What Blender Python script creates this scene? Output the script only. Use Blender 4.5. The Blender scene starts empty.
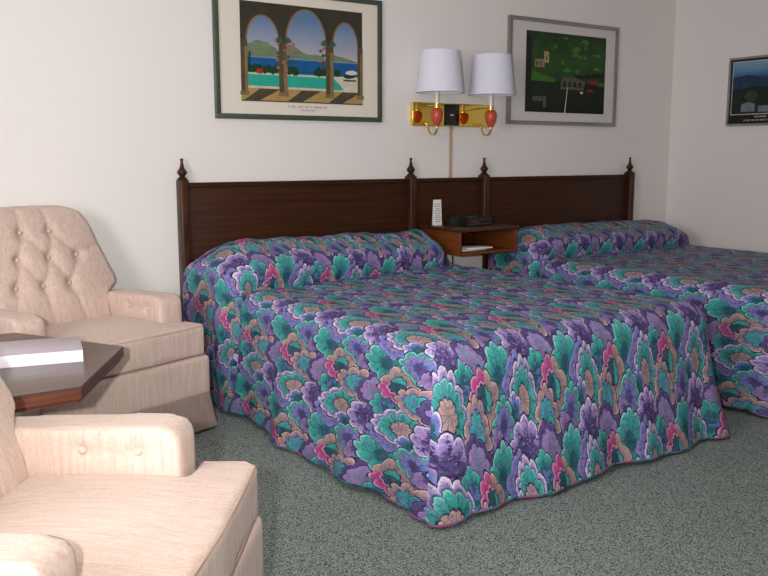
import bpy, bmesh, math, random
from mathutils import Vector, Matrix, noise as mnoise
random.seed(7)
PI = math.pi
SC = bpy.context.scene
COL = SC.collection

# ------------------------------------------------------------------ helpers
def lin(c):
    out = []
    for v in c[:3]:
        v = v / 255.0
        out.append(v / 12.92 if v <= 0.04045 else ((v + 0.055) / 1.055) ** 2.4)
    return (*out, 1.0)

class G:
    """terse node-tree builder"""
    def __init__(self, name):
        self.m = bpy.data.materials.new(name)
        self.m.use_nodes = True
        self.t = self.m.node_tree
        self.t.nodes.clear()
        self.out = self.t.nodes.new('ShaderNodeOutputMaterial')
        self.b = self.t.nodes.new('ShaderNodeBsdfPrincipled')
        self.t.links.new(self.b.outputs[0], self.out.inputs[0])
    def n(self, typ, **kw):
        nd = self.t.nodes.new(typ)
        for k, v in kw.items():
            setattr(nd, k, v)
        return nd
    def put(self, sock, v):
        if isinstance(v, bpy.types.NodeSocket):
            self.t.links.new(v, sock)
        elif v is not None:
            sock.default_value = v
    def math(self, op, a, b=None, c=None, clamp=False):
        nd = self.n('ShaderNodeMath', operation=op, use_clamp=clamp)
        self.put(nd.inputs[0], a); self.put(nd.inputs[1], b); self.put(nd.inputs[2], c)
        return nd.outputs[0]
    def vec(self, op, a, b=None, c=None, scale=None):
        nd = self.n('ShaderNodeVectorMath', operation=op)
        self.put(nd.inputs[0], a); self.put(nd.inputs[1], b); self.put(nd.inputs[2], c)
        if scale is not None: self.put(nd.inputs['Scale'], scale)
        return nd.outputs[0]
    def mix(self, f, a, b, blend='MIX'):
        nd = self.n('ShaderNodeMix', data_type='RGBA', blend_type=blend)
        self.put(nd.inputs[0], f); self.put(nd.inputs[6], a); self.put(nd.inputs[7], b)
        return nd.outputs[2]
    def fmix(self, f, a, b):
        nd = self.n('ShaderNodeMix', data_type='FLOAT')
        self.put(nd.inputs[0], f); self.put(nd.inputs[2], a); self.put(nd.inputs[3], b)
        return nd.outputs[0]
    def ramp(self, f, stops):
        nd = self.n('ShaderNodeValToRGB')
        self.put(nd.inputs[0], f)
        e = nd.color_ramp.elements
        while len(e) > 1: e.remove(e[0])
        e[0].position = stops[0][0]; e[0].color = stops[0][1]
        for p, c in stops[1:]:
            x = e.new(p); x.color = c
        return nd.outputs[0]
    def noise(self, v, scale, detail=3, rough=.5):
        nd = self.n('ShaderNodeTexNoise')
        self.put(nd.inputs['Vector'], v); nd.inputs['Scale'].default_value = scale
        nd.inputs['Detail'].default_value = detail; nd.inputs['Roughness'].default_value = rough
        return nd
    def obj(self):
        return self.n('ShaderNodeTexCoord').outputs['Object']
    def scaled(self, v, s):
        nd = self.n('ShaderNodeMapping'); self.put(nd.inputs[0], v); nd.inputs['Scale'].default_value = s
        return nd.outputs[0]
    def bump(self, h, strength, dist):
        nd = self.n('ShaderNodeBump'); nd.inputs['Strength'].default_value = strength
        nd.inputs['Distance'].default_value = dist; self.put(nd.inputs['Height'], h)
        self.put(self.b.inputs['Normal'], nd.outputs[0])
    def set(self, color=None, rough=None, metal=None, spec=None, **kw):
        if color is not None: self.put(self.b.inputs['Base Color'], color)
        if rough is not None: self.put(self.b.inputs['Roughness'], rough)
        if metal is not None: self.put(self.b.inputs['Metallic'], metal)
        if spec is not None: self.put(self.b.inputs['Specular IOR Level'], spec)
        for k, v in kw.items(): self.put(self.b.inputs[k.replace('_', ' ')], v)
        return self.m

def simple(name, c, rough=.6, metal=0., spec=.4, var=.06, scale=30):
    g = G(name); c = lin(c)
    f = g.noise(g.obj(), scale, 3).outputs[0]
    dark = tuple(x * (1 - var) for x in c[:3]) + (1,)
    lite = tuple(min(1, x * (1 + var)) for x in c[:3]) + (1,)
    return g.set(g.mix(f, dark, lite), rough, metal, spec)

# ------------------------------------------------------------------ materials
def m_wall():
    g = G('painted_wall'); o = g.obj()
    f = g.noise(o, 1.3, 2).outputs[0]
    g.bump(g.noise(o, 160, 2).outputs[0], .12, .002)
    return g.set(g.mix(f, lin((230, 225, 221)), lin((236, 231, 228))), .75, 0, .25)

def m_carpet():
    g = G('loop_carpet'); o = g.obj()
    v = g.n('ShaderNodeTexVoronoi'); g.put(v.inputs['Vector'], o); v.inputs['Scale'].default_value = 210
    nz = g.noise(o, 170, 3, .7).outputs[0]
    f = g.math('MULTIPLY_ADD', v.outputs['Distance'], -.75, 0.88)
    f = g.math('MULTIPLY', f, g.math('MULTIPLY_ADD', nz, 1.5, .25))
    big = g.noise(o, 2.2, 2).outputs[0]
    c = g.ramp(f, [(0.1, lin((40, 48, 48))), (.42, lin((108, 119, 115))), (.72, lin((190, 198, 190)))])
    c = g.mix(g.math('MULTIPLY', big, .25), c, lin((122, 130, 132)))
    g.bump(f, .7, .006)
    return g.set(c, .95, 0, .1)

def m_wood(name, dark, lite, axis=(6, 60, 60), rough=.35, spec=.4):
    g = G(name); o = g.scaled(g.obj(), axis)
    f = g.noise(o, 1.0, 6, .6).outputs[0]
    w = g.n('ShaderNodeTexWave', wave_type='BANDS', bands_direction='Z'); g.put(w.inputs['Vector'], o)
    w.inputs['Scale'].default_value = .35; w.inputs['Distortion'].default_value = 6; w.inputs['Detail'].default_value = 3
    f = g.math('ADD', g.math('MULTIPLY', f, .8), g.math('MULTIPLY', w.outputs[1], .2))
    g.bump(f, .08, .002)
    return g.set(g.ramp(f, [(.3, lin(dark)), (.7, lin(lite))]), rough, 0, spec)

def m_upholstery():
    g = G('slubbed_upholstery')
    o = g.obj()
    a = g.noise(g.scaled(o, (95, 95, 6)), 1.0, 4, .65).outputs[0]
    b = g.noise(g.scaled(o, (120, 120, 120)), 1.0, 2, .5).outputs[0]
    big = g.noise(o, 7, 2).outputs[0]
    top = g.noise(g.scaled(o, (150, 7, 150)), 1.0, 4, .65).outputs[0]
    sn = g.n('ShaderNodeSeparateXYZ'); g.put(sn.inputs[0], g.n('ShaderNodeTexCoord').outputs['Normal'])
    a = g.fmix(g.math('GREATER_THAN', sn.outputs[2], .75), a, top)
    f = g.math('ADD', g.math('MULTIPLY', a, .7), g.math('MULTIPLY', b, .3))
    c = g.ramp(f, [(.3, lin((182, 157, 145))), (.48, lin((204, 180, 167))), (.66, lin((217, 197, 185)))])
    c = g.mix(g.math('MULTIPLY', big, .3), c, lin((208, 182, 169)))
    g.bump(g.math('ADD', f, g.noise(o, 500, 1).outputs[0]), .25, .0015)
    return g.set(c, .85, 0, .2, Sheen_Weight=.15)

TW, TH = .34, .365
def m_spread():
    g = G('scalloped_print_bedspread')
    uv = g.n('ShaderNodeTexCoord').outputs['UV']
    w1 = g.noise(uv, 9, 2)
    warp = g.vec('SUBTRACT', w1.outputs['Color'], (.5, .5, .5))
    p = g.vec('MULTIPLY_ADD', warp, (.030, .030, 0), uv)
    w2 = g.noise(uv, 55, 2)
    p = g.vec('MULTIPLY_ADD', g.vec('SUBTRACT', w2.outputs['Color'], (.5, .5, .5)), (.009, .009, 0), p)
    wash = g.noise(uv, 30, 3, .6).outputs[0]; wash2 = g.noise(g.vec('ADD', uv, (7.3, 2.1, 0)), 42, 3, .6).outputs[0]
    K = dict(lav=(174, 146, 210), plav=(230, 214, 242), teal=(56, 170, 158), dteal=(18, 94, 98), lteal=(142, 218, 204),
             pur=(82, 62, 116), navy=(36, 30, 60), pink=(196, 74, 132), lpink=(234, 156, 190), tan=(184, 150, 138), ltan=(226, 198, 174),
             mau=(154, 124, 176), blue=(118, 128, 200), dgr=(32, 84, 86))
    K = {k: lin(v) for k, v in K.items()}
    dot = g.n('ShaderNodeTexVoronoi'); g.put(dot.inputs['Vector'], p); dot.inputs['Scale'].default_value = 62; dot.inputs['Randomness'].default_value = .55
    dots = g.math('LESS_THAN', dot.outputs['Distance'], .34)
    fine = g.noise(p, 70, 3, .6).outputs[0]
    blot = g.math('GREATER_THAN', g.noise(p, 46, 2, .5).outputs[0], .53)
    # ground between the motifs: dark purple with rosy dots
    col = g.mix(dots, K['pur'], K['mau'])
    best = -10.0
    hgt = 0.0
    def st(*bands):
        """bands from the centre outwards as (outer_d, colour) -> hard-edged bands, each shaded dark inside to light outside"""
        sh = lambda c, f: tuple(min(1., v * f) for v in K[c][:3]) + (1.,)
        s = []; prev = 0.
        for d0, c0 in bands:
            s.append((prev * .8 + .005, sh(c0, .68))); s.append((max(prev * .8 + .008, d0 * .8 - .005), sh(c0, 1.2))); prev = d0
        return s
    # cu, cv, w, h, tilt deg, lobes, lobe depth, bands, detail
    MO = [
     (.04, .00, .150, .165, 12, 9, .26, ((.40, 'dgr'), (.46, 'navy'), (.54, 'lpink'), (.84, 'pink'), (.935, 'lpink'), (1., 'navy')), 'pinktan'),
     (.60, .98, .150, .225, 5, 11, .20, ((.34, 'tan'), (.39, 'navy'), (.66, 'teal'), (.71, 'lteal'), (.75, 'dteal'), (.84, 'lav'), (.935, 'plav'), (1., 'navy')), 'vein'),
     (.235, .215, .170, .185, -3, 9, .24, ((.30, 'dteal'), (.82, 'teal'), (.93, 'lteal'), (1., 'navy')), 'vein'),
     (.90, .335, .150, .175, 8, 9, .18, ((.70, 'mau'), (.74, 'lav'), (.93, 'pur'), (.945, 'mau'), (1., 'navy')), 'dotteal'),
     (.905, .72, .128, .165, 0, 9, .32, ((.52, 'teal'), (.57, 'navy'), (.66, 'mau'), (.86, 'tan'), (.93, 'ltan'), (1., 'navy')), 'blot'),
     (.285, .69, .126, .150, -5, 8, .28, ((.30, 'pur'), (.52, 'blue'), (.66, 'mau'), (.83, 'teal'), (.93, 'lteal'), (1., 'navy')), 'vein'),
     (.575, .42, .170, .185, 0, 9, .24, ((.56, 'pur'), (.84, 'lav'), (.935, 'plav'), (1., 'navy')), 'dotpink'),
     (.46, .74, .085, .13, 0, 7, .30, ((.5, 'dteal'), (.80, 'blue'), (.935, 'plav'), (1., 'navy')), None),
     (.21, .47, .085, .10, 20, 7, .30, ((.4, 'pur'), (.88, 'mau'), (.935, 'lav'), (1., 'navy')), None),
     (.45, .15, .10, .14, -10, 7, .28, ((.5, 'mau'), (.82, 'blue'), (.935, 'lav'), (1., 'navy')), 'vein'),
     (.80, .13, .11, .13, 10, 7, .28, ((.5, 'dteal'), (.88, 'teal'), (.935, 'lteal'), (1., 'navy')), 'blot'),
    ]
    x0 = .905; y0 = -2.225
    for cu, cv, w, h, tilt, k, dep, bands, det in MO:
        hh = h * 1.62; cy = cv * TH - .31 * h
        c = (x0 + cu * TW, y0 + cy, 0)
        loc = g.vec('SUBTRACT', p, c)
        wr = g.n('ShaderNodeVectorMath', operation='WRAP'); g.put(wr.inputs[0], loc)
        wr.inputs[1].default_value = (TW / 2, TH / 2, 1); wr.inputs[2].default_value = (-TW / 2, -TH / 2, -1)
        mp = g.n('ShaderNodeMapping', vector_type='TEXTURE'); g.put(mp.inputs[0], wr.outputs[0])
        mp.inputs['Rotation'].default_value = (0, 0, math.radians(tilt)); mp.inputs['Scale'].default_value = (w / 2, hh / 2, 1)
        sp = g.n('ShaderNodeSeparateXYZ'); g.put(sp.inputs[0], mp.outputs[0])
        b = sp.outputs[1]
        a = g.math('MULTIPLY', sp.outputs[0], g.math('MULTIPLY_ADD', b, .34, 1.0))
        th = g.math('ARCTAN2', a, b)
        r = g.math('SQRT', g.math('ADD', g.math('MULTIPLY', a, a), g.math('MULTIPLY', b, b)))
        lobe = g.math('ABSOLUTE', g.math('COSINE', g.math('MULTIPLY', th, k / 2)))
        lobe = g.math('POWER', lobe, .55)
        R = g.math('MULTIPLY_ADD', lobe, dep, 1 - dep)
        d = g.math('DIVIDE', r, R)
        dr = g.math('MULTIPLY', d, .8)
        cc = g.ramp(dr, st(*bands))
        if det == 'pinktan':
            c2 = g.ramp(dr, st((.40, 'teal'), (.46, 'navy'), (.88, 'tan'), (.95, 'ltan'), (1., 'navy')))
            cc = g.mix(g.math('GREATER_THAN', g.math('MULTIPLY_ADD', b, -.35, a), .12), cc, c2)
        elif det == 'vein':
            vv = g.math('ABSOLUTE', g.math('SINE', g.math('MULTIPLY_ADD', fine, 2.2, g.math('MULTIPLY', th, 5))))
            vm = g.math('MULTIPLY', g.math('LESS_THAN', vv, .28), g.math('LESS_THAN', d, .68))
            cc = g.mix(g.math('MULTIPLY', vm, .6), cc, K['dgr'])
        elif det == 'dotteal':
            cc = g.mix(g.math('MULTIPLY', g.math('MULTIPLY', dots, g.math('LESS_THAN', d, .62)), .85), cc, K['teal'])
        elif det == 'dotpink':
            vv = g.math('ABSOLUTE', g.math('SINE', g.math('MULTIPLY_ADD', fine, 5., g.math('MULTIPLY', th, 4))))
            vm = g.math('MULTIPLY', g.math('LESS_THAN', vv, .25), g.math('LESS_THAN', d, .78))
            cc = g.mix(g.math('MULTIPLY', g.math('MULTIPLY', dots, g.math('LESS_THAN', d, .55)), .8), cc, K['mau'])
            cc = g.mix(vm, cc, K['navy'])
        elif det == 'blot':
            cc = g.mix(g.math('MULTIPLY', g.math('MULTIPLY', blot, g.math('LESS_THAN', d, .44)), .7), cc, K['blue'])
        sy = g.n('ShaderNodeSeparateXYZ'); g.put(sy.inputs[0], wr.outputs[0])
        lv = g.math('MULTIPLY_ADD', h, -.0, sy.outputs[1])
        mask = g.math('MULTIPLY', g.math('LESS_THAN', d, 1.), g.math('GREATER_THAN', lv, best))
        col = g.mix(mask, col, cc)
        best = g.fmix(mask, best, lv)
        hh_ = g.math('SUBTRACT', 1., g.math('POWER', g.math('MINIMUM', d, 1.), 4.))
        hgt = g.fmix(mask, hgt, hh_)
    # watercolour washes of the print bleeding into one another
    col = g.mix(g.math('MULTIPLY', g.math('SUBTRACT', wash, .47, clamp=True), 2.0, clamp=True), col, lin((112, 100, 160)))
    col = g.mix(g.math('MULTIPLY', g.math('SUBTRACT', wash2, .53, clamp=True), 2.0, clamp=True), col, lin((60, 140, 140)))
    scr = g.math('LESS_THAN', g.math('ABSOLUTE', g.math('SUBTRACT', g.noise(uv, 38, 2, .5).outputs[0], .5)), .012)
    col = g.mix(g.math('MULTIPLY', scr, .55), col, K['navy'])
    col = g.mix(g.math('MULTIPLY', g.math('SUBTRACT', fine, .32, clamp=True), .9), col, lin((70, 70, 120)))
    g.bump(g.math('ADD', hgt, g.math('MULTIPLY', g.noise(uv, 24, 3).outputs[0], 1.6)), .55, .006)
    return g.set(col, .6, 0, .18)

M = {}
M['wall'] = m_wall()
M['ceiling'] = simple('ceiling_paint', (236, 234, 230), .8)
M['carpet'] = m_carpet()
M['walnut'] = m_wood('walnut_headboard', (46, 24, 10), (66, 34, 14), (2, 24, 24), .42, .2)
M['walnut_v'] = m_wood('walnut_turned', (44, 23, 11), (74, 39, 20), (40, 40, 4), .35, .3)
M['night'] = m_wood('nightstand_veneer', (88, 44, 16), (118, 62, 24), (6, 6, 60), .4)
M['night_dark'] = m_wood('nightstand_top', (52, 28, 16), (80, 44, 26), (4, 40, 40), .35)
M['table'] = m_wood('table_laminate', (74, 54, 46), (104, 78, 66), (4, 40, 40), .28)
M['table_edge'] = m_wood('table_edge_band', (84, 46, 34), (112, 64, 48), (5, 40, 40), .35)
M['uph'] = m_upholstery()
M['welt'] = simple('welt_cord', (192, 160, 148), .8)
M['spread'] = m_spread()
g_ = G('bedspread_binding'); f_ = g_.noise(g_.obj(), 14, 2).outputs[0]
M['hem'] = g_.set(g_.ramp(f_, [(.35, lin((60, 46, 86))), (.47, lin((34, 110, 112))), (.55, lin((120, 100, 150))), (.65, lin((150, 70, 110)))]), .6, 0, .3)
M['mattress'] = simple('mattress_ticking', (226, 222, 214), .8)
M['brass'] = simple('polished_brass', (248, 214, 104), .07, 1., .5, .03)
M['darkplate'] = simple('dark_gloss_plate', (22, 26, 22), .15, 0, .6)
M['urn'] = simple('terracotta_turning', (188, 76, 46), .35, 0, .5, .1)
M['cream'] = simple('candle_sleeve', (232, 226, 214), .5)
M['shade'] = simple('pleated_shade_linen', (226, 226, 240), .85, 0, .2, .02)
M['cordbeige'] = simple('cord_beige', (178, 156, 134), .6)
M['black'] = simple('black_plastic', (16, 17, 18), .3, 0, .5)
M['chrome_dark'] = simple('radio_trim', (90, 96, 94), .3, .6, .5)
M['display'] = simple('radio_display', (86, 26, 46), .2, 0, .5)
M['paper'] = simple('white_paper', (226, 224, 220), .7, var=.02)
M['ink'] = simple('grey_print', (150, 148, 150), .7)
M['bookw'] = simple('white_gloss_cover', (240, 238, 244), .35, 0, .4, .02)
M['bookt'] = simple('lilac_grey_cover', (190, 178, 188), .45, 0, .4, .1)
M['pages'] = simple('page_block', (232, 226, 216), .8)
M['pewter'] = simple('pewter_frame', (92, 102, 92), .3, .6, .5)
M['silver'] = simple('silver_frame', (150, 148, 142), .28, .6, .5)
M['chrome'] = simple('chrome_frame', (164, 162, 166), .2, .6, .5)
M['mat'] = simple('cream_mat', (226, 218, 204), .7, var=.02)
M['mat2'] = simple('grey_white_mat', (212, 206, 206), .7, var=.02)
M['metal_dark'] = simple('dark_steel', (50, 48, 46), .4, .7)

# ------------------------------------------------------------------ object helpers
def link(name, me, mats, parent=None):
    o = bpy.data.objects.new(name, me); COL.objects.link(o)
    for m in (mats if isinstance(mats, (list, tuple)) else [mats]): me.materials.append(m)
    if parent: o.parent = parent
    return o
def mesh_bm(name, bm, mats, parent=None, smooth=True, angle=40):
    me = bpy.data.meshes.new(name)
    bmesh.ops.recalc_face_normals(bm, faces=bm.faces[:])
    bm.to_mesh(me); bm.free()
    if smooth:
        me.shade_smooth()
        if angle: me.set_sharp_from_angle(angle=math.radians(angle))
    return link(name, me, mats, parent)
def thing(name, label, cat, loc=(0, 0, 0), rotz=0, group=None):
    o = bpy.data.objects.new(name, None); COL.objects.link(o)
    o.location = loc; o.rotation_euler = (0, 0, rotz); o.empty_display_size = .05
    return tag(o, label, cat, group)
def tag(o, label, cat, group=None):
    o['label'] = label; o['category'] = cat
    if group: o['group'] = group
    return o
def bx(bm, lo, hi, bevel=0., seg=2, mi=0):
    c = [(a + b) / 2 for a, b in zip(lo, hi)]; s = [b - a for a, b in zip(lo, hi)]
    t = bmesh.new()
    bmesh.ops.create_cube(t, size=1, matrix=Matrix.Translation(c) @ Matrix.Diagonal((*s, 1)))
    if bevel: bmesh.ops.bevel(t, geom=t.edges[:], offset=bevel, segments=seg, affect='EDGES', profile=.5)
    for f in t.faces: f.material_index = mi
    merge(bm, t)
def merge(bm, t):
    me = bpy.data.meshes.new('tmp'); t.to_mesh(me); t.free(); bm.from_mesh(me); bpy.data.meshes.remove(me)
def lathe(bm, prof, c=(0, 0, 0), n=24, mi=0, cap=True):
    rings = []
    for r, z in prof:
        rings.append([bm.verts.new((c[0] + r * math.cos(2 * PI * i / n), c[1] + r * math.sin(2 * PI * i / n), c[2] + z)) for i in range(n)])
    for a, b in zip(rings, rings[1:]):
        for i in range(n):
            f = bm.faces.new((a[i], a[(i + 1) % n], b[(i + 1) % n], b[i])); f.material_index = mi
    if cap:
        for r in (rings[0], rings[-1]):
            f = bm.faces.new(r); f.material_index = mi
def tube(bm, pts, r, n=10, mi=0, closed=False):
    pts = [Vector(p) for p in pts]; rings = []
    prev = None
    for i, p in enumerate(pts):
        a = pts[(i - 1) % len(pts)] if (closed or i > 0) else p
        b = pts[(i + 1) % len(pts)] if (closed or i < len(pts) - 1) else p
        t = (b - a).normalized()
        if prev is None:
            prev = t.orthogonal().normalized()
        u = (prev - t * prev.dot(t)).normalized(); prev = u; v = t.cross(u)
        rr = r[i] if isinstance(r, (list, tuple)) else r
        rings.append([bm.verts.new(p + (u * math.cos(2 * PI * k / n) + v * math.sin(2 * PI * k / n)) * rr) for k in range(n)])
    prs = list(zip(rings, rings[1:])) + ([(rings[-1], rings[0])] if closed else [])
    for a, b in prs:
        for k in range(n):
            f = bm.faces.new((a[k], a[(k + 1) % n], b[(k + 1) % n], b[k])); f.material_index = mi
    if not closed:
        bm.faces.new(rings[0]); bm.faces.new(rings[-1])
def prism(bm, poly, z0, z1, axis='z', mi=0):
    def P(a, b, h): return (a, b, h) if axis == 'z' else (a, h, b)
    lo = [bm.verts.new(P(a, b, z0)) for a, b in poly]; hi = [bm.verts.new(P(a, b, z1)) for a, b in poly]
    fs = [bm.faces.new(lo), bm.faces.new(hi)]
    for i in range(len(poly)):
        j = (i + 1) % len(poly); fs.append(bm.faces.new((lo[i], lo[j], hi[j], hi[i])))
    for f in fs: f.material_index = mi
def soft(name, bm, mat, parent, voxel=.012, iters=6, fn=None):
    """voxel-fuse and relax a blocky solid into one upholstered surface, then shape it with fn(co)->co"""
    bmesh.ops.recalc_face_normals(bm, faces=bm.faces[:])
    me = bpy.data.meshes.new('tmp'); bm.to_mesh(me); bm.free()
    o = bpy.data.objects.new('tmp', me); COL.objects.link(o)
    r = o.modifiers.new('r', 'REMESH'); r.mode = 'VOXEL'; r.voxel_size = voxel
    s = o.modifiers.new('s', 'SMOOTH'); s.factor = .5; s.iterations = iters
    dg = bpy.context.evaluated_depsgraph_get()
    m2 = bpy.data.meshes.new_from_object(o.evaluated_get(dg))
    bpy.data.objects.remove(o); bpy.data.meshes.remove(me)
    if fn:
        nrm = [v.normal.copy() for v in m2.vertices]
        for v, nn in zip(m2.vertices, nrm): v.co = fn(v.co.copy(), nn)
        m2.update()
    m2.name = name; m2.shade_smooth()
    return link(name, m2, mat, parent)
def sstep(a, b, x):
    t = max(0., min(1., (x - a) / (b - a))); return t * t * (3 - 2 * t)

# ------------------------------------------------------------------ room
XR, XL, YF, ZC = 3.935, -3.60, -5.7, 2.46
def slab(name, lo, hi, mat):
    bm = bmesh.new(); bx(bm, lo, hi); o = mesh_bm(name, bm, mat, smooth=False); o['kind'] = 'structure'; return o
slab('floor', (XL - .1, YF - .1, -.1), (XR + .1, .1, 0), M['carpet'])
slab('ceiling', (XL - .1, YF - .1, ZC), (XR + .1, .1, ZC + .1), M['ceiling'])
slab('wall_back', (XL, 0, 0), (XR, .1, ZC), M['wall'])
slab('wall_right', (XR, YF - .1, 0), (XR + .1, .1, ZC), M['wall'])
slab('wall_left', (XL - .1, YF - .1, 0), (XL, .1, ZC), M['wall'])
slab('wall_front', (XL, YF - .1, 0), (XR, YF, ZC), M['wall'])

# ------------------------------------------------------------------ headboard
HB = 1.093; PX = [0.0, 1.455, 2.040, 3.445]
def headboard():
    t = thing('headboard', 'long dark walnut headboard with four spired posts on the white wall behind both beds', 'headboard', (1.72, -.04, 0))
    ox = -1.72; oy = .04
    for a, b in zip(PX, PX[1:]):
        bm = bmesh.new()
        x0, x1 = a + ox + .02, b + ox - .02
        bx(bm, (x0, oy - .045, .62 if abs(a - PX[1]) < .01 else .30), (x1, oy - .012, HB - .03), .003)
        bx(bm, (x0, oy - .052, HB - .030), (x1, oy - .005, HB - .004), .006, 3)     # top rail moulding
        mesh_bm('panel', bm, M['walnut'], t)
    for x in PX:
        bm = bmesh.new()
        bx(bm, (x + ox - .023, oy - .075, .62 if x in PX[1:3] else 0), (x + ox + .023, oy - .004, HB + .012), .007, 3)
        p = mesh_bm('post', bm, M['walnut_v'], t)
        bm = bmesh.new()
        lathe(bm, [(r_, z_ * .82) for r_, z_ in [(.026, 0), (.027, .006), (.02, .014), (.013, .02), (.017, .028), (.025, .04), (.026, .048), (.02, .06), (.013, .072),
                   (.0095, .09), (.0065, .112), (.0055, .118), (.0085, .121), (.009, .127), (.006, .133), (.001, .135)]], (x + ox, oy - .04, HB + .012), 20)
        mesh_bm('finial', bm, M['walnut_v'], p)
headboard()

# ------------------------------------------------------------------ beds
def make_bed(name, label, x0, x1, crease, peak, seed, turn=0.):
    yh, yf, zt, r = -.108, -2.11, .60, .105
    w = x1 - x0
    t = thing(name, label, 'bed', ((x0 + x1) / 2, (yh + yf) / 2, 0), turn, 'quilted double beds')
    off = Vector(((x0 + x1) / 2, (yh + yf) / 2, 0))
    def nz(x, y, z, s): return mnoise.noise(Vector((x * s + seed, y * s, z * s)))
    # path: U shape around the mattress (base point, outward dir, panel id)
    nl, nc, nf = 150, 14, 120
    A0, A1, B = x0 + r, x1 - r, yf + r
    path = []
    for i in range(nl + 1):
        y = yh + (B - yh) * i / nl; path.append((A0, y, -1., 0., 'L', 0.))
    for i in range(1, nc):
        a = PI / 2 * i / nc; path.append((A0, B, -math.cos(a), -math.sin(a), 'L' if i < nc / 2 else 'F', math.sin(2 * a)))
    for i in range(nf + 1):
        x = A0 + (A1 - A0) * i / nf; path.append((x, B, 0., -1., 'F', 0.))
    for i in range(1, nc):
        a = PI / 2 * i / nc; path.append((A1, B, math.sin(a), -math.cos(a), 'F' if i < nc / 2 else 'R', math.sin(2 * a)))
    for i in range(nl + 1):
        y = B + (yh - B) * i / nl; path.append((A1, y, 1., 0., 'R', 0.))
    # profile rings: (outward distance from inner rect, z, fabric length)
    prof = []
    na = 12
    for k in range(na + 1):
        a = PI / 2 * k / na; prof.append((r * math.sin(a), zt - r + r * math.cos(a), r * a, 0.))
    nd = 34; drop = zt - r - .012
    for k in range(1, nd + 1):
        f = k / nd; prof.append((r, zt - r - drop * f, r * PI / 2 + drop * f, f))
    def bulge(x, y, z):
        """pillow roll under the head of the spread"""
        fx = (x - x0) / w
        yc = crease[0] + (crease[1] - crease[0]) * max(-.05, min(1.05, fx))      # where the spread is tucked under the pillows
        s = (y - yc) / (yh - yc)                                                  # 0 at crease, 1 at headboard
        bxl = sstep(-.10, .13, fx); bxr = (sstep(1.08, .86, fx) if x0 > 1 else sstep(.945, .85, fx))
        side = (.36 + .64 * bxl) * (.10 + .90 * bxr)
        if s <= -.25: return 0., 0., 0., 0.
        groove = math.exp(-((s + .02) / .06) ** 2)
        h = 0.
        if s > 0:
            h = (math.sin(min(1, s / .42) * PI / 2) ** .5) * (1 - .22 * sstep(.6, 1., s))
        lump = .012 * nz(x, y, 0, 5) + .007 * nz(x, y, 3, 13)
        return peak * (1 + .13 * (1 - fx)) * h * side + (lump if s > 0 else 0) * min(1, h * 2), groove, sstep(0, .18, s), -.085 * side * math.exp(-((s - .09) / .09) ** 2) * sstep(.0, .035, s)
    bm = bmesh.new(); uvl = bm.loops.layers.uv.new('UVMap')
    info = {}
    def place(x, y, z, ux, uy, f, pan, cor):
        # skirt flare and folds
        q = f ** 1.25
        if pan == 'L': base = .03 + .045 * math.exp(-((y + 1.45) / .45) ** 2)
        elif pan == 'R': base = .03
        else: base = .075
        fl = base * q
        s_ = y if pan != 'F' else x
        fl += q * (.016 * math.sin(s_ * 11 + seed) + .011 * math.sin(s_ * 23 + 2 * seed)) * (1 - cor)
        fl += .045 * cor * q
        fl += .006 * nz(x, y, z, 6)
        bz, gr, pil, dyo = bulge(x, y, z)
        wgt = sstep(.12, zt - .05, z)
        z2 = z + bz * wgt - .085 * gr * sstep(.45, .58, z)
        fl += f * 0 + (.05 * pil - .045 * gr) * (1 - sstep(zt - .04, zt + .0, z)) * sstep(-.1, .4, z) * (1 if pan == 'L' else .0)
        z2 += (.0045 * nz(x, y, 0, 7) + .002 * nz(x, y, 5, 19)) * (1 if z > .3 else 0)
        if f > 0: z2 += .014 * q * (math.sin(s_ * 7.3 + seed) * .5 + .5) * (1 - cor)
        return Vector((x + ux * fl, y + uy * fl + dyo * sstep(.40, .58, z), max(.006, z2))) - off
    # top
    ny = nl; nx = nf; grid = []
    for j in range(ny + 1):
        row = []
        y = yh + (B - yh) * j / ny
        for i in range(nx + 1):
            x = A0 + (A1 - A0) * i / nx
            v = bm.verts.new(place(x, y, zt, 0, 0, 0, 'T', 0)); info[v] = (x, y); row.append(v)
        grid.append(row)
    vcol = [[0.] * (nx + 1) for _ in range(ny + 1)]
    for i in range(nx + 1):
        v = B; vcol[ny][i] = B
        for j in range(ny - 1, -1, -1):
            v += (grid[j][i].co - grid[j + 1][i].co).length; vcol[j][i] = v
    for j in range(ny + 1):
        for i in range(nx + 1): info[grid[j][i]] = (info[grid[j][i]][0], vcol[j][i])
    for j in range(ny):
        for i in range(nx):
            f = bm.faces.new((grid[j][i], grid[j + 1][i], grid[j + 1][i + 1], grid[j][i + 1]))
            for l in f.loops: l[uvl].uv = info[l.vert]
    npth = len(path)
    vpath = [vcol[i][0] if i <= nl else (vcol[npth - 1 - i][nx] if i >= npth - 1 - nl else B) for i in range(npth)]
    rings = []
    for o, z, fl, f in prof:
        ring = []
        for (bx_, by_, dx, dy, pan, cor) in path:
            v = bm.verts.new(place(bx_ + dx * o, by_ + dy * o, z, dx, dy, f, pan, cor)); ring.append(v)
        rings.append(ring)
    def fab(i, k, pan):
        bx_, by_, dx, dy, _, _ = path[i]; fl = prof[k][2]; o = prof[k][0]
        if pan == 'F': return (bx_ + dx * o, by_ - fl)
        if pan == 'L': return (bx_ - fl, vpath[i] + dy * o)
        return (bx_ + fl, vpath[i] + dy * o)
    for k in range(len(prof) - 1):
        for i in range(len(path) - 1):
            pan = path[i][4] if path[i][4] == path[i + 1][4] else path[i + 1][4]
            f = bm.faces.new((rings[k][i], rings[k + 1][i], rings[k + 1][i + 1], rings[k][i + 1]))
            for l, (ii, kk) in zip(f.loops, ((i, k), (i, k + 1), (i + 1, k + 1), (i + 1, k))):
                l[uvl].uv = fab(ii, kk, pan)
    hem_pts = [v.co.copy() for v in rings[-1]]
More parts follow.
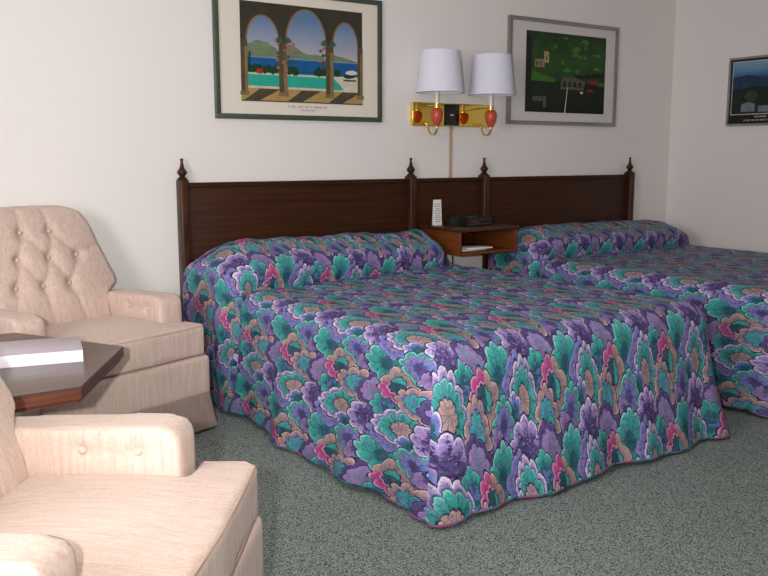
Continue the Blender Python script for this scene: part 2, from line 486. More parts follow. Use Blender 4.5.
    bmesh.ops.remove_doubles(bm, verts=bm.verts[:], dist=.0004)
    sp = mesh_bm('bedspread', bm, M['spread'], t, True, 0)
    bm = bmesh.new(); tube(bm, [p + Vector((0, 0, .002)) for p in hem_pts], .0042, 6)
    mesh_bm('hem_binding', bm, M['hem'], sp, True, 0)
    bm = bmesh.new(); bx(bm, (x0 + .1 - off.x, yf + .12 - off.y, .30), (x1 - .1 - off.x, yh - .02 - off.y, zt - .13), .04, 3)
    mesh_bm('mattress', bm, M['mattress'], t)
    bm = bmesh.new(); bx(bm, (x0 + .1 - off.x, yf + .12 - off.y, .0), (x1 - .1 - off.x, yh - .02 - off.y, .295), .02, 2)
    mesh_bm('box_spring', bm, M['mattress'], t)
    return t
make_bed('double_bed', 'nearer quilted double bed in purple and teal scalloped print, foot corner on open carpet', 0.024, 1.610, (-.60, -.40), .185, 1.3, .028)
make_bed('double_bed', 'farther quilted double bed in purple and teal print, between nightstand and right wall', 2.085, 3.66, (-.50, -.44), .165, 4.1)

# ------------------------------------------------------------------ nightstand and what is on it
NX0, NX1, NY0, NY1, NZ0, NZ1 = 1.500, 1.952, -.465, -.088, 0.650, .808
def nightstand():
    t = thing('nightstand', 'small wall hung open wooden nightstand between the two beds', 'nightstand', (1.75, -.27, NZ0))
    o = Vector((1.75, -.27, NZ0))
    def P(name, lo, hi, mat, bev=.003):
        bm = bmesh.new(); bx(bm, Vector(lo) - o, Vector(hi) - o, bev); return mesh_bm(name, bm, mat, t)
    P('top_board', (NX0 - .008, NY0 - .008, NZ1 - .022), (NX1 + .008, NY1, NZ1), M['night_dark'], .004)
    P('side_panel', (NX0, NY0, NZ0), (NX0 + .018, NY1, NZ1 - .022), M['night'])
    P('side_panel', (NX1 - .018, NY0, NZ0), (NX1, NY1, NZ1 - .022), M['night'])
    P('bottom_board', (NX0 + .018, NY0, NZ0), (NX1 - .018, NY1, NZ0 + .018), M['night'])
    P('back_panel', (NX0 + .018, NY1 - .012, NZ0 + .018), (NX1 - .018, NY1, NZ1 - .022), M['night_dark'])
nightstand()
# tent card
t = thing('tent_card', 'white folded tent card standing on the nightstand by the headboard post', 'card', (1.560, -.17, NZ1), math.radians(-6))
bm = bmesh.new()
for s in (-1, 1):
    vs = [(-.028, s * .012, 0), (.028, s * .012, 0), (.028, 0, .155), (-.028, 0, .155)]
    a = [bm.verts.new(v) for v in vs]; b = [bm.verts.new((v[0], v[1] - s * .0012, v[2])) for v in vs]
    bm.faces.new(a); bm.faces.new(b)
    for i in range(4): bm.faces.new((a[i], a[(i + 1) % 4], b[(i + 1) % 4], b[i]))
mesh_bm('folded_sheet', bm, M['paper'], t, False)
bm = bmesh.new()
for i in range(9):
    z = .02 + i * .0132; wv = .021 if i % 3 else .016
    y = -.012 * (1 - z / .155) - .0006
    y2 = -.012 * (1 - (z + .005) / .155) - .0006
    bm.faces.new([bm.verts.new(v) for v in ((-wv, y, z), (wv, y, z), (wv, y2, z + .005), (-wv, y2, z + .005))])
mesh_bm('print_lines', bm, M['ink'], t, False)
# clock radio
t = thing('clock_radio', 'low black clock radio on top of the wooden nightstand', 'clock radio', (1.730, -.28, NZ1), math.radians(3))
bm = bmesh.new()
prism(bm, [(-.105, 0), (.105, 0), (.105, .03), (.1, .052), (-.1, .052), (-.105, .03)], -.085, .085, 'y')
bmesh.ops.bevel(bm, geom=bm.edges[:], offset=.004, segments=2, affect='EDGES')
mesh_bm('case', bm, M['black'], t)
bm = bmesh.new(); bx(bm, (-.092, -.0875, .036), (.092, -.084, .040), .001); mesh_bm('trim_strip', bm, M['chrome_dark'], t)
bm = bmesh.new(); bx(bm, (-.092, -.0875, .010), (.092, -.084, .014), .001); mesh_bm('trim_strip', bm, M['chrome_dark'], t)
bm = bmesh.new(); bx(bm, (-.075, -.087, .016), (-.005, -.084, .034), .001); mesh_bm('display', bm, M['display'], t)
bm = bmesh.new(); bx(bm, (-.06, -.05, .052), (.02, -.03, .057), .0015); mesh_bm('snooze_bar', bm, M['chrome_dark'], t)
# papers in the cubby
for i, (x, y, a, lx, lab) in enumerate(((1.66, -.34, 4, .10, 'white leaflet lying lowest inside the open nightstand'), (1.70, -.355, -7, .09, 'white folded brochure on top of the leaflet inside nightstand'))):
    bm = bmesh.new(); bx(bm, (-lx, -.07, 0), (lx, .07, .009), .002)
    o = mesh_bm('brochure', bm, M['paper'], None); o.location = (x, y, NZ0 + .0182 + i * .0094); o.rotation_euler = (0, 0, math.radians(a))
    tag(o, lab, 'paper', 'papers in the nightstand')
# thin cord dropping behind the nightstand
bm = bmesh.new()
tube(bm, [(1.735, -.10, NZ0 + .004), (1.735, -.105, .60), (1.745, -.1, .5), (1.77, -.09, .40), (1.79, -.085, .30), (1.80, -.08, .16), (1.80, -.075, .004)], .0035, 8)
tag(mesh_bm('power_cord', bm, M['black'], None), 'thin black cord hanging below the nightstand between beds', 'cord')

# ------------------------------------------------------------------ wall lamp
def wall_lamp():
    t = thing('wall_lamp', 'twin brass wall lamp with two white shades above the nightstand', 'lamp', (1.79, 0, 1.48))
    o = Vector((1.79, 0, 1.48))
    bm = bmesh.new(); bx(bm, (-.315, -.03, -.072), (.315, -.002, .070), .004, 3); mesh_bm('back_plate', bm, M['brass'], t, True, 30)
    bm = bmesh.new(); bx(bm, (-.075, -.033, -.066), (.045, -.0295, .064), .001); sw = mesh_bm('dark_centre_panel', bm, M['darkplate'], t)  # glossy dark panel over the middle of the brass plate
    bm = bmesh.new(); bx(bm, (-.03, -.042, -.006), (-.006, -.032, .002), .002); mesh_bm('small_cream_block', bm, M['cream'], sw)  # small cream block on the dark panel
    for x, so in ((-.227, .019), (.198, .003)):
        Y = -.155
        ab = bmesh.new()
        pts = [(x, -.022, -.056), (x, -.055, -.058), (x, -.066, -.068)]
        for k in range(1, 15):
            a = PI * k / 14; pts.append((x, -.069 - (Y * -1 - .069) / 2 * (1 - math.cos(a)), -.082 - .045 * math.sin(a)))
        pts += [(x, Y, -.07)]
        tube(ab, pts, .0055, 10)
        mesh_bm('arm', ab, M['brass'], t)
        ab = bmesh.new(); tube(ab, [(x, -.028, .045), (x, Y + .005, .045)], .0045, 8); mesh_bm('cross_bar', ab, M['brass'], t)
        bm = bmesh.new(); lathe(bm, [(.004, -.078), (.018, -.072), (.031, -.045), (.037, -.015), (.037, .005), (.031, .022), (.018, .03), (.004, .031)], (x, Y, 0), 28)
        mesh_bm('urn', bm, M['urn'], t)
        bm = bmesh.new(); lathe(bm, [(.014, .028), (.014, .05), (.011, .052), (.011, .058)], (x, Y, 0), 20); mesh_bm('collar', bm, M['brass'], t)
        bm = bmesh.new(); lathe(bm, [(.0125, .056), (.0125, .118), (.010, .12), (.010, .15)], (x, Y, 0), 20); mesh_bm('candle_sleeve', bm, M['cream'], t)
        bm = bmesh.new()
        n = 64; sx = x + so
        lathe(bm, [(.142, .122), (.144, .122), (.117, .363), (.115, .363), (.142, .122)], (sx, Y, 0), n, cap=False)
        sh = mesh_bm('lamp_shade', bm, M['shade'], t, True, 60)
        for R, zz in ((.143, .123), (.116, .362)):
            bm = bmesh.new(); tube(bm, [(sx + R * math.cos(2 * PI * i / n), Y + R * math.sin(2 * PI * i / n), zz) for i in range(n)], .0026, 6, closed=True)
            mesh_bm('shade_ring', bm, M['shade'], sh)
        for i in range(3):
            a = 2 * PI * i / 3 + .4
            bm = bmesh.new(); tube(bm, [(x + .009 * math.cos(a), Y + .009 * math.sin(a), .145), (sx + .140 * math.cos(a), Y + .140 * math.sin(a), .145)], .0018, 6)
            mesh_bm('spoke', bm, M['brass'], sh)
    bm = bmesh.new(); bx(bm, (-.013, -.016, 1.088 - o.z), (.001, -.002, -.066), .003); bx(bm, (-.012, -.026, -.092), (0, -.006, -.066), .002)
    mesh_bm('cord', bm, M['cordbeige'], t)
wall_lamp()

# ------------------------------------------------------------------ pictures
def paint(name, c, var=.35, scale=25):
    return simple(name, c, .35, 0, .4, var, scale)
def picture(name, label, w, h, rim, depth, frame_mat, mat_mat, loc, rotz, print_rect, build, hasmat=True):
    """frame hung on a wall; local x right, z up, y toward wall is +; print_rect in local coords"""
    t = thing(name, label, 'picture', loc, rotz)
    bm = bmesh.new()
    for lo, hi in (((-w / 2, -h / 2), (w / 2, -h / 2 + rim)), ((-w / 2, h / 2 - rim), (w / 2, h / 2)), ((-w / 2, -h / 2 + rim), (-w / 2 + rim, h / 2 - rim)), ((w / 2 - rim, -h / 2 + rim), (w / 2, h / 2 - rim))):
        bx(bm, (lo[0], -depth, lo[1]), (hi[0], -.002, hi[1]), .0035, 2)
    mesh_bm('frame', bm, frame_mat, t)
    bm = bmesh.new(); bx(bm, (-w / 2 + rim * .5, -depth * .55, -h / 2 + rim * .5), (w / 2 - rim * .5, -.003, h / 2 - rim * .5))
    mm = mesh_bm('mount', bm, mat_mat, t, False)
    x0, z0, x1, z1 = print_rect
    layers = build()
    bm = bmesh.new(); mats = []; y = -depth * .55 - .0006
    for i, (pts, m) in enumerate(layers):
        if m not in mats: mats.append(m)
        vs = [bm.verts.new((x0 + (x1 - x0) * u, y - i * .00006, z0 + (z1 - z0) * v)) for u, v in pts]
        f = bm.faces.new(vs); f.material_index = mats.index(m)
    me = bpy.data.meshes.new('print')
    bm.normal_update()
    for f in bm.faces:
        if f.normal.y > 0: f.normal_flip()
    bmesh.ops.triangulate(bm, faces=bm.faces[:])
    bm.to_mesh(me); bm.free()
    link('print', me, mats, t)
    return t
def rect(a, b, c, d): return [(a, b), (c, b), (c, d), (a, d)]
def blob(cx, cy, rx, ry, n=14, j=.25):
    return [(cx + rx * math.cos(2 * PI * i / n) * (1 + j * (random.random() - .5)), cy + ry * math.sin(2 * PI * i / n) * (1 + j * (random.random() - .5))) for i in range(n)]
def grad(name, stops, var=.12, scale=20, vmin=0, vmax=1):
    """vertical gradient in the object's own z plus speckle"""
    g = G(name); o = g.obj(); sp = g.n('ShaderNodeSeparateXYZ'); g.put(sp.inputs[0], o)
    nz = g.noise(o, scale, 3).outputs[0]
    f = g.math('MULTIPLY_ADD', sp.outputs[2], 1 / (vmax - vmin), -vmin / (vmax - vmin))
    f = g.math('ADD', f, g.math('MULTIPLY', g.math('SUBTRACT', nz, .5), var))
    return g.set(g.ramp(f, [(p, lin(c)) for p, c in stops]), .35, 0, .4)

def arch_print():
    dark = paint('print_arcade_shadow', (58, 54, 42)); col_l = paint('print_column_tan', (128, 108, 74)); col_d = paint('print_column_brown', (84, 72, 50))
    sky = grad('print_sky', [(0, (196, 176, 170)), (.4, (150, 158, 178)), (1, (92, 122, 160))], .1, 6, -.03, .20)
    hill = paint('print_hills', (112, 128, 100)); sea = paint('print_sea', (22, 88, 142), .25, 14); seal = paint('print_sea_edge', (110, 150, 180))
    tree = paint('print_shrubs', (26, 62, 40), .6, 60); pool = paint('print_pool', (42, 166, 146), .12); deck = paint('print_pool_deck', (206, 196, 176))
    tile = paint('print_floor_tile', (170, 142, 84), .25); shadow = paint('print_floor_shadow', (74, 68, 54)); pk = paint('print_blossom', (176, 92, 96)); red = paint('print_red_chairs', (176, 48, 36))
    white = paint('print_parasol', (210, 210, 200)); palm = paint('print_palm', (66, 84, 62), .5, 60)
    L = [(rect(0, 0, 1, 1), dark)]
    A = [(.05, .295, .60, .865), (.36, .68, .62, .962), (.745, .955, .60, .868)]
    for a, b, s, tp in A:
        arc = [(a, .135)] + [(b, .135)] + [((a + b) / 2 + (b - a) / 2 * math.copysign(abs(math.cos(PI * i / 16)) ** 1.12, math.cos(PI * i / 16)), s + (tp - s) * math.sin(PI * i / 16)) for i in range(17)]
        L.append(([(u + (-.012 if u < (a + b) / 2 else .008), v + (.012 if v > .3 else -.012)) for u, v in arc], col_l))
        L.append((arc, sky))
        L.append((rect(a, .30, b, .455), sea)); L.append((rect(a, .445, b, .455), seal))
        L.append((rect(a, .155, b, .30), pool)); L.append((rect(a, .275, b, .292), deck)); L.append((rect(a, .13, b, .158), deck))
    def hills(a, b, f): return [(a, .455)] + [(b, .455)] + [(b + (a - b) * i / 8, f(i / 8)) for i in range(9)]
    L.append((hills(.05, .295, lambda t: .52 + .10 * math.sin(t * 2.6) + .01 * math.sin(t * 20)), hill))
    L.append((hills(.36, .68, lambda t: .47 + .12 * t + .02 * math.sin(t * 9)), hill))
    L.append((hills(.745, .955, lambda t: .465 + .06 * t), hill))
    for a, b in ((.055, .16), (.17, .29), (.365, .45), (.58, .678), (.75, .80)):
        for k in range(4):
            L.append((blob(a + (b - a) * (k + .5) / 4, .32 + .02 * random.random(), (b - a) * .17, .035 + .02 * random.random()), tree))
    L.append(([(.055, .30), (.07, .30), (.075, .5), (.06, .5)], tree))
    L.append(([(.745, .155), (.83, .155), (.955, .135), (.955, .30), (.86, .30), (.745, .292)], deck))
    L.append(([(.745, .150), (.835, .155), (.75, .272), (.745, .275)], pool))
    L.append((blob(.90, .345, .055, .025), white)); L.append((blob(.88, .30, .05, .02), tree)); L.append((rect(.83, .25, .94, .27), palm))
    L.append((rect(.12, .285, .165, .33), red))
    L.append((rect(0, 0, 1, .135), tile))
    for a in (0.02, .36, .70):
        L.append(([(a, .01), (a + .12, .01), (a + .28, .13), (a + .12, .13)], shadow))
    L.append((rect(0, 0, 1, .012), shadow))
    for a, b in ((.295, .36), (.68, .745), (.0, .05), (.955, 1.)):
        L.append((rect(a, .07, b, .62), col_d)); L.append((rect(a + (b - a) * .55, .07, b, .55), col_l)); L.append((rect(a - .01, .06, b + .01, .10), col_l))
    for i in range(26):
        L.append((blob(random.choice((.32, .33, .37, .67, .70)) + random.uniform(-.04, .04), random.uniform(.33, .62), .014, .018, 7), random.choice((palm, palm, pk))))
    for i in range(7):
        L.append((blob(.395 + random.uniform(-.04, .02), random.uniform(.50, .63), .012, .015, 7), pk))
    for c in (.33, .70):
        for k in range(9):
            a = PI * (k / 8); L.append(([(c, .60), (c + .075 * math.cos(a), .62 + .05 * math.sin(a)), (c + .045 * math.cos(a), .63 + .06 * math.sin(a))], palm))
    cap = paint('print_caption_grey', (168, 158, 146))
    u = .36
    while u < .68:
        wd = random.choice((.008, .012, .010)); L.append((rect(u, -.050, u + wd, -.034), cap)); u += wd + random.choice((.006, .006, .018))
    u = .46
    while u < .58:
        L.append((rect(u, -.085, u + .009, -.069), cap)); u += .018
    return L
def lake_print():
    trees = grad('print_woodland', [(0, (6, 18, 8)), (.3, (14, 44, 12)), (.6, (34, 78, 20)), (1, (14, 46, 14))], .9, 22, -.27, .27)
    water = grad('print_lake', [(0, (8, 14, 8)), (.5, (20, 34, 14)), (1, (10, 22, 10))], .8, 16, -.27, 0.)
    lawn = paint('print_lawn', (44, 112, 14), .4); stone = paint('print_stone', (136, 118, 84)); stone2 = paint('print_bridge', (86, 84, 70)); dk = paint('print_dark_wood', (8, 16, 8)); red = paint('print_azalea', (120, 36, 40), .5, 60)
    tower = paint('print_tower', (160, 146, 92)); wht = paint('print_swan', (206, 206, 190)); lite = paint('print_sunlit_leaves', (62, 110, 28), .6, 60); refl = paint('print_reflection', (92, 86, 62))
    L = [(rect(0, 0, 1, 1), trees), (rect(0, 0, 1, .40), water)]
    for i in range(60):
        L.append((blob(random.uniform(.2, .97), random.uniform(.52, .95), random.uniform(.02, .05), random.uniform(.015, .035), 9, .6), random.choice((lite, trees, trees))))
    L.append(([(0, .1), (.07, .2), (.06, .9), (0, 1)], dk))
    L.append(([(.06, .39), (.34, .385), (.36, .42), (.2, .48), (.07, .52)], lawn))
    L.append((rect(.10, .56, .22, .66), stone)); L.append((rect(.21, .62, .27, .76), tower)); L.append((rect(.12, .58, .135, .63), dk)); L.append((rect(.165, .58, .18, .63), dk)); L.append((rect(.235, .66, .248, .70), dk))
    L.append((blob(.205, .475, .03, .025), red)); L.append((blob(.84, .41, .08, .03), red)); L.append((blob(.80, .30, .05, .02), red))
    L.append(([(.55, .44), (.98, .47), (.98, .54), (.6, .485)], dk))
    L.append(([(.42, .335), (.72, .345), (.74, .41), (.60, .46), (.45, .455), (.42, .40)], stone2))
    for c in (.47, .535, .60, .665): L.append(([(c - .018, .33), (c + .018, .33), (c + .018, .385), (c, .41), (c - .018, .385)], dk))
    L.append((rect(.42, .30, .72, .335), refl)); L.append(([(.90, .36), (.99, .36), (.99, .41), (.90, .40)], lawn))
    L.append((rect(.21, .06, .245, .20), refl)); L.append((rect(.08, .14, .2, .2), stone2)); L.append((blob(.69, .268, .02, .016), wht))
    L.append(([(.475, .0), (.488, .0), (.512, .33), (.506, .33)], wht))
    return L
def hill_print():
    sky = grad('print_dusk', [(0, (24, 40, 70)), (.35, (34, 74, 130)), (.6, (96, 140, 170)), (1, (150, 165, 180))], .12, 8, .02, .235)
    hl = paint('print_far_hills', (28, 52, 84), .4); wd = paint('print_dark_forest', (20, 32, 24), .7, 30); hs = paint('print_white_house', (110, 120, 122)); ln = paint('print_keyline', (190, 192, 188)); bk = paint('print_black_border', (14, 16, 14)); tx = paint('print_poster_text', (150, 150, 150)); gr = paint('print_shrub_green', (44, 66, 36), .6, 40)
    L = [(rect(0, 0, 1, 1), bk), (rect(.018, .135, .982, .975), ln), (rect(.026, .148, .974, .965), sky)]
    L.append(([(.026, .5), (.974, .5), (.974, .74), (.8, .70), (.6, .77), (.4, .70), (.2, .76), (.026, .72)], hl))
    L.append(([(.026, .148), (.974, .148), (.974, .55), (.7, .60), (.45, .54), (.3, .58), (.026, .52)], wd))
    L.append((blob(.25, .42, .07, .09), gr)); L.append((blob(.6, .4, .1, .09), gr))
    L.append(([(.14, .18), (.30, .18), (.30, .30), (.22, .34), (.14, .30)], hs)); L.append((rect(.34, .17, .50, .27), hs))
    L.append((rect(.30, .088, .44, .112), tx)); L.append((rect(.47, .088, .70, .112), tx))
    u = .18
    while u < .86:
        wv = random.choice((.02, .03, .045)); L.append((rect(u, .035, u + wv, .058), tx)); u += wv + .012
    return L
# pic 1: outer x .204..1.268, z 1.425..2.12 ; print .356..1.122 x 1.519..2.039
cx, cz = .730, 1.770
picture('framed_picture', 'large pewter framed print of three arches over a pool, left of the lamp', 1.05, .694, .028, .028, M['pewter'], M['mat'], (cx, 0, cz), 0,
        (.356 - cx, 1.519 - cz, 1.122 - cx, 2.039 - cz), arch_print)
cx, cz = 2.768, 1.780
picture('framed_picture', 'silver framed picture of a green lakeside wood with a stone bridge, right of lamp', 1.04, .694, .026, .028, M['silver'], M['mat2'], (cx, 0, cz), 0,
        (2.405 - cx, 1.518 - cz, 3.168 - cx, 2.045 - cz), lake_print)
picture('framed_poster', 'chrome framed dark poster with blue hills alone on the right wall', .70, .475, .016, .022, M['chrome'], M['black'], (XR, -.493 - .35, 1.672), -PI / 2,
        (-.332, -.2195, .332, .2195), hill_print)

# ------------------------------------------------------------------ side table and book
TZ = .562
def side_table():
    s = .540; cxx, cyy = -1.275, -1.348
    t = thing('side_table', 'dark brown hexagonal side table between the two beige armchairs', 'table', (cxx, cyy, 0))
    hexa = lambda R: [(R * math.cos(PI / 3 * i), R * math.sin(PI / 3 * i)) for i in range(6)]
    bm = bmesh.new(); prism(bm, hexa(s), TZ - .010, TZ)
    bmesh.ops.bevel(bm, geom=bm.edges[:], offset=.002, segments=2, affect='EDGES'); top = mesh_bm('table_top', bm, M['table'], t)
    bm = bmesh.new(); prism(bm, hexa(s - .002), TZ - .038, TZ - .010); prism(bm, hexa(s - .014), TZ - .052, TZ - .038)
    mesh_bm('edge_band', bm, M['table_edge'], top, True, 20)
    bm = bmesh.new(); prism(bm, hexa(.16), .10, TZ - .052); bmesh.ops.bevel(bm, geom=bm.edges[:], offset=.004, segments=2, affect='EDGES'); mesh_bm('pedestal', bm, M['table_edge'], t)
    bm = bmesh.new(); prism(bm, hexa(.30), 0, .10); bmesh.ops.bevel(bm, geom=bm.edges[:], offset=.006, segments=2, affect='EDGES'); mesh_bm('plinth', bm, M['table_edge'], t)
side_table()
def book():
    t = thing('book', 'thick white book lying flat on the hexagonal side table', 'book', (-1.078, -1.352, TZ), math.radians(-12))
    W, D, H = .19, .115, .040
    bm = bmesh.new()
    bx(bm, (-W, -D, 0), (W, D, .0025), .0008); bx(bm, (-W, -D, 0), (W, -D + .003, H), .001)
    mesh_bm('cover', bm, M['bookw'], t)
    bm = bmesh.new(); bx(bm, (-W, -D, H - .0025), (W, D, H), .0008); mesh_bm('front_cover', bm, M['bookt'], t)
    bm = bmesh.new(); bx(bm, (-W + .004, -D + .004, .003), (W - .004, D - .004, H - .003)); mesh_bm('pages', bm, M['pages'], t, False)
book()

# ------------------------------------------------------------------ armchairs
def armchair(name, label, loc, rz):
    t = thing(name, label, 'armchair', loc, rz, 'beige upholstered armchairs')
    U = M['uph']
    # ---- backrest: outline in (x, z), leaning back
    half = [(.0, 1.0), (.17, .998), (.23, .978), (.262, .93), (.29, .84), (.325, .73), (.35, .665), (.348, .628), (.31, .605), (.282, .58), (.272, .30)]
    outline = half + [(-x, z) for x, z in reversed(half[1:])]
    r1 = [(.06, .89), (-.08, .89)]; r2 = [(.17, .775), (.025, .775), (-.12, .775)]; r3 = [(.10, .655), (-.03, .655), (-.155, .655)]
    bt = r1 + r2 + r3
    lines = [(r1[0], r2[0]), (r1[0], r2[1]), (r1[1], r2[1]), (r1[1], r2[2]), (r2[0], r3[0]), (r2[1], r3[0]), (r2[1], r3[1]), (r2[2], r3[1]), (r2[2], r3[2]),
             (r1[0], (.05, 1.01)), (r1[1], (-.07, 1.01)), (r2[0], (.28, .81)), (r2[2], (-.27, .80)),
             (r3[0], (.15, .46)), (r3[1], (-.02, .46)), (r3[2], (-.20, .46)), (r1[0], r1[1])]
    def sd(px, pz, a, b):
        ax, az = a; bx_, bz = b; vx, vz = bx_ - ax, bz - az
        tt = max(0, min(1, ((px - ax) * vx + (pz - az) * vz) / (vx * vx + vz * vz)))
        return math.hypot(px - ax - vx * tt, pz - az - vz * tt)
    def lean(z): return .33 * max(0, z - .40)
    def backfn(c, nn):
        x, y, z = c
        if nn.y < -.3:
            wgt = sstep(.3, .7, -nn.y)
            puff = .035 * (1 - min(1, (x / .33) ** 2)) * sstep(.35, .55, z) * sstep(1.02, .85, z)
            d = 0.
            for bx_, bz in bt: d += .030 * math.exp(-(((x - bx_) ** 2 + (z - bz) ** 2) / .026 ** 2))
            k = min(sd(x, z, a, b) for a, b in lines)
            d += .005 * math.exp(-(k / .011) ** 2) + .005 * math.exp(-(k / .04) ** 2)
            y += wgt * (-puff - .014 + d)
        return Vector((x, y + lean(z), z))
    bm = bmesh.new(); prism(bm, outline, .13, .250, 'y')
    back = soft('backrest', bm, U, t, .009, 7, backfn)
    for bx_, bz in bt:
        bm = bmesh.new(); bmesh.ops.create_uvsphere(bm, u_segments=12, v_segments=8, radius=.0105, matrix=Matrix.Translation((bx_, .13 + lean(bz) - .035 * (1 - (bx_ / .33) ** 2) - .014 + .028, bz)) @ Matrix.Diagonal((1, .6, 1, 1)))
        mesh_bm('button', bm, U, back)
    # ---- arms
    for s in (-1, 1):
        bm = bmesh.new()
        lo, hi = sorted((s * .280, s * .400))
        prism(bm, [(-.232, .20), (.24, .20), (.24, .59), (-.08, .605), (-.175, .606), (-.212, .596), (-.230, .57)], lo, hi, 'z')
        # prism axis z -> (a,b,h): remap (a->y, b->z, h->x)
        for v in bm.verts: v.co = Vector((v.co.z, v.co.x, v.co.y))
        def armfn(c, nn, s=s):
            x, y, z = c
            inner = -nn.x * s
            if inner > .3:
                w_ = sstep(.3, .8, inner)
                x -= s * w_ * .006
                for by in (-.125, .01):
                    x += s * w_ * .012 * math.exp(-(((y - by) ** 2 + (z - .545) ** 2) / .018 ** 2))
                if -.125 < y < .01: x += s * w_ * .004 * math.exp(-((z - .545) / .012) ** 2)
            return Vector((x, y, z))
        arm = soft('arm', bm, U, t, .011, 5, armfn)
        for by in (-.125, .01):
            bm = bmesh.new(); bmesh.ops.create_uvsphere(bm, u_segments=12, v_segments=8, radius=.0105, matrix=Matrix.Translation((s * (.280 + .002), by, .545)) @ Matrix.Diagonal((.6, 1, 1, 1)))
            mesh_bm('button', bm, U, arm)
    # ---- T cushion
    T = [(-.274, .14), (-.274, -.242), (-.405, -.242), (-.414, -.35), (-.385, -.385), (0, -.40), (.385, -.385), (.414, -.35), (.405, -.242), (.274, -.242), (.274, .14)]
    def cush(c, nn):
        x, y, z = c
        if nn.z > .2: z += .028 * (1 - min(1, (x / .40) ** 2)) * (1 - min(1, ((y + .12) / .30) ** 2)) * sstep(.2, .7, nn.z)
        return Vector((x, y, z))
    bm = bmesh.new(); prism(bm, T, .352, .482)
    cu = soft('seat_cushion', bm, U, t, .011, 4, cush)
    Tw = [(-.268, .08), (-.270, -.246), (-.400, -.246), (-.408, -.348), (-.380, -.379), (-.19, -.388), (0, -.394), (.19, -.388), (.380, -.379), (.408, -.348), (.400, -.246), (.270, -.246), (.268, .08)]
    for zz in (.4765, .358):
        bm = bmesh.new(); tube(bm, [(x, y, zz) for x, y in Tw], .0045, 8); mesh_bm('piping', bm, M['welt'], cu)
    # ---- base and skirt
    bm = bmesh.new(); bx(bm, (-.415, -.392, .165), (.415, .27, .346))
    soft('base', bm, U, t, .012, 5)
    def loop(hx, y0, y1, rr, n=8):
        pts = []
        for cx_, cy_, a0 in ((hx - rr, y0 + rr, -PI / 2), (hx - rr, y1 - rr, 0), (-hx + rr, y1 - rr, PI / 2), (-hx + rr, y0 + rr, PI)):
            for i in range(n + 1): 
                a = a0 + PI / 2 * i / n; pts.append((cx_ + rr * math.cos(a), cy_ + rr * math.sin(a)))
        # resample straight runs
        out = []
        for p, q in zip(pts, pts[1:] + pts[:1]):
            L_ = math.hypot(q[0] - p[0], q[1] - p[1]); m = max(1, int(L_ / .02))
            for i in range(m): out.append((p[0] + (q[0] - p[0]) * i / m, p[1] + (q[1] - p[1]) * i / m))
        return out
    bm = bmesh.new(); rings = []
    base = loop(.402, -.373, .268, .03)
    zs = [.195, .19, .16, .12, .08, .045, .015]
    for k, z in enumerate(zs):
        f = k / (len(zs) - 1); ring = []
        for x, y in base:
            d = Vector((x, y + .04)); L_ = d.length
            e = .010 + .026 * f
            # kick pleats at the corners, slight waves along the runs
            corner = math.exp(-(((abs(x) - .39) / .03) ** 2)) * math.exp(-(((y + .362) / .03) ** 2))
            e += f * (.005 * math.sin(x * 28) * (abs(y) > .25) + .005 * math.sin(y * 25) * (abs(x) > .38)) + f * .012 * corner
            nx_ = sstep(.32, .402, abs(x)) * (1 if x > 0 else -1); ny_ = (sstep(.19, .268, y) if y > 0 else -sstep(-.30, -.373, y))
            ring.append(bm.verts.new((x + nx_ * e, y + ny_ * e, z)))
        rings.append(ring)
    n = len(base)
    for a, b in zip(rings, rings[1:]):
        for i in range(n): bm.faces.new((a[i], a[(i + 1) % n], b[(i + 1) % n], b[i]))
    bmesh.ops.solidify(bm, geom=bm.faces[:], thickness=-.006)
    sk = mesh_bm('skirt', bm, U, t, True, 60)
    bm = bmesh.new(); tube(bm, [v for v in [(x * 1.022, y * 1.022, .196) for x, y in base]], .0045, 8, closed=True); mesh_bm('piping', bm, M['welt'], sk)
    # ---- hidden swivel foot that carries it
    bm = bmesh.new(); lathe(bm, [(.24, 0), (.24, .02), (.22, .03), (.05, .04), (.05, .17)], (0, -.03, 0), 28); mesh_bm('swivel_base', bm, M['metal_dark'], t)
    return t
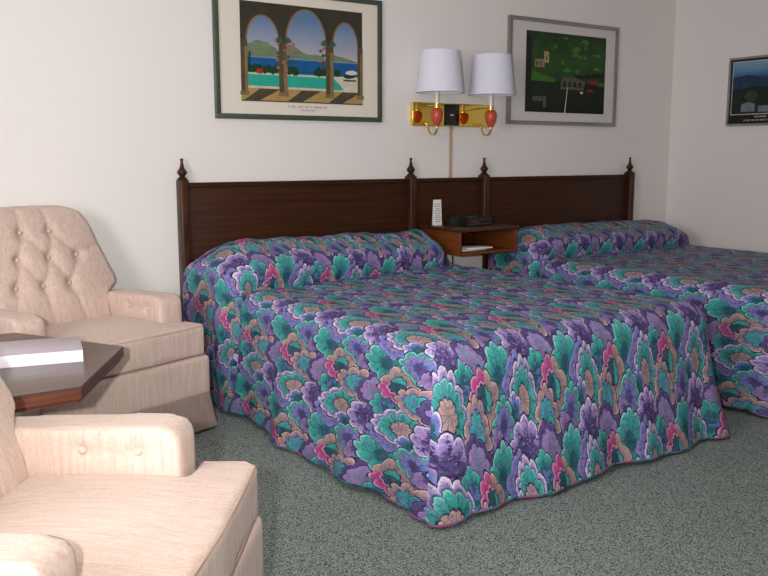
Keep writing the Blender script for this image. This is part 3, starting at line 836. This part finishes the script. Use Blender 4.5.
armchair('armchair', 'beige tufted armchair against the wall, between side table and nearer bed', (-.69, -.526, 0), .32)
armchair('armchair', 'foreground beige armchair in front of the side table, its back cut by photo edge', (-1.305, -2.555, 0), .905)

# ------------------------------------------------------------------ camera
cam = bpy.data.cameras.new('camera'); co = bpy.data.objects.new('camera', cam); COL.objects.link(co)
CP = Vector((-1.6308, -4.334, 1.2332)); yaw, pitch = .5922, .1541
cam.sensor_width = 36; cam.lens = 858.05 * 36 / 768; cam.clip_start = .05
fw = Vector((math.sin(yaw) * math.cos(pitch), math.cos(yaw) * math.cos(pitch), -math.sin(pitch)))
co.location = CP; co.rotation_euler = fw.to_track_quat('-Z', 'Y').to_euler()
SC.camera = co

# ------------------------------------------------------------------ light
def light(name, typ, loc, energy, color=(1, 1, 1), target=None, **kw):
    l = bpy.data.lights.new(name, typ); l.energy = energy; l.color = color
    for k, v in kw.items(): setattr(l, k, v)
    o = bpy.data.objects.new(name, l); COL.objects.link(o); o.location = loc
    if target is not None: o.rotation_euler = (Vector(target) - Vector(loc)).to_track_quat('-Z', 'Y').to_euler()
    return o
rt = Vector((math.cos(yaw), -math.sin(yaw), 0))
fl = CP - rt * .16 + Vector((0, 0, .06)) - fw * .05
light('camera_flash', 'SPOT', fl, 290, (1, .98, .95), CP + fw * 3 - rt * .4 + Vector((0, 0, .75)), shadow_soft_size=.03, spot_size=math.radians(95), spot_blend=1.)
light('ceiling_fill', 'AREA', (-.6, -3.6, 2.40), 16, (1, .96, .9), (-.6, -3.6, 0), shape='RECTANGLE', size=2.6, size_y=2.6)  # soft fill added below the ceiling, not a fixture of the room
light('window_light', 'AREA', (-3.52, -3.0, 1.55), 118, (1, .955, .985), (.2, -2.0, .9), shape='RECTANGLE', size=1.9, size_y=1.4)
w = bpy.data.worlds.new('world'); SC.world = w; w.use_nodes = True
w.node_tree.nodes['Background'].inputs[0].default_value = (.8, .85, .9, 1); w.node_tree.nodes['Background'].inputs[1].default_value = .15
SC.view_settings.view_transform = 'Standard'
SC.view_settings.look = 'None'
SC.view_settings.exposure = 0
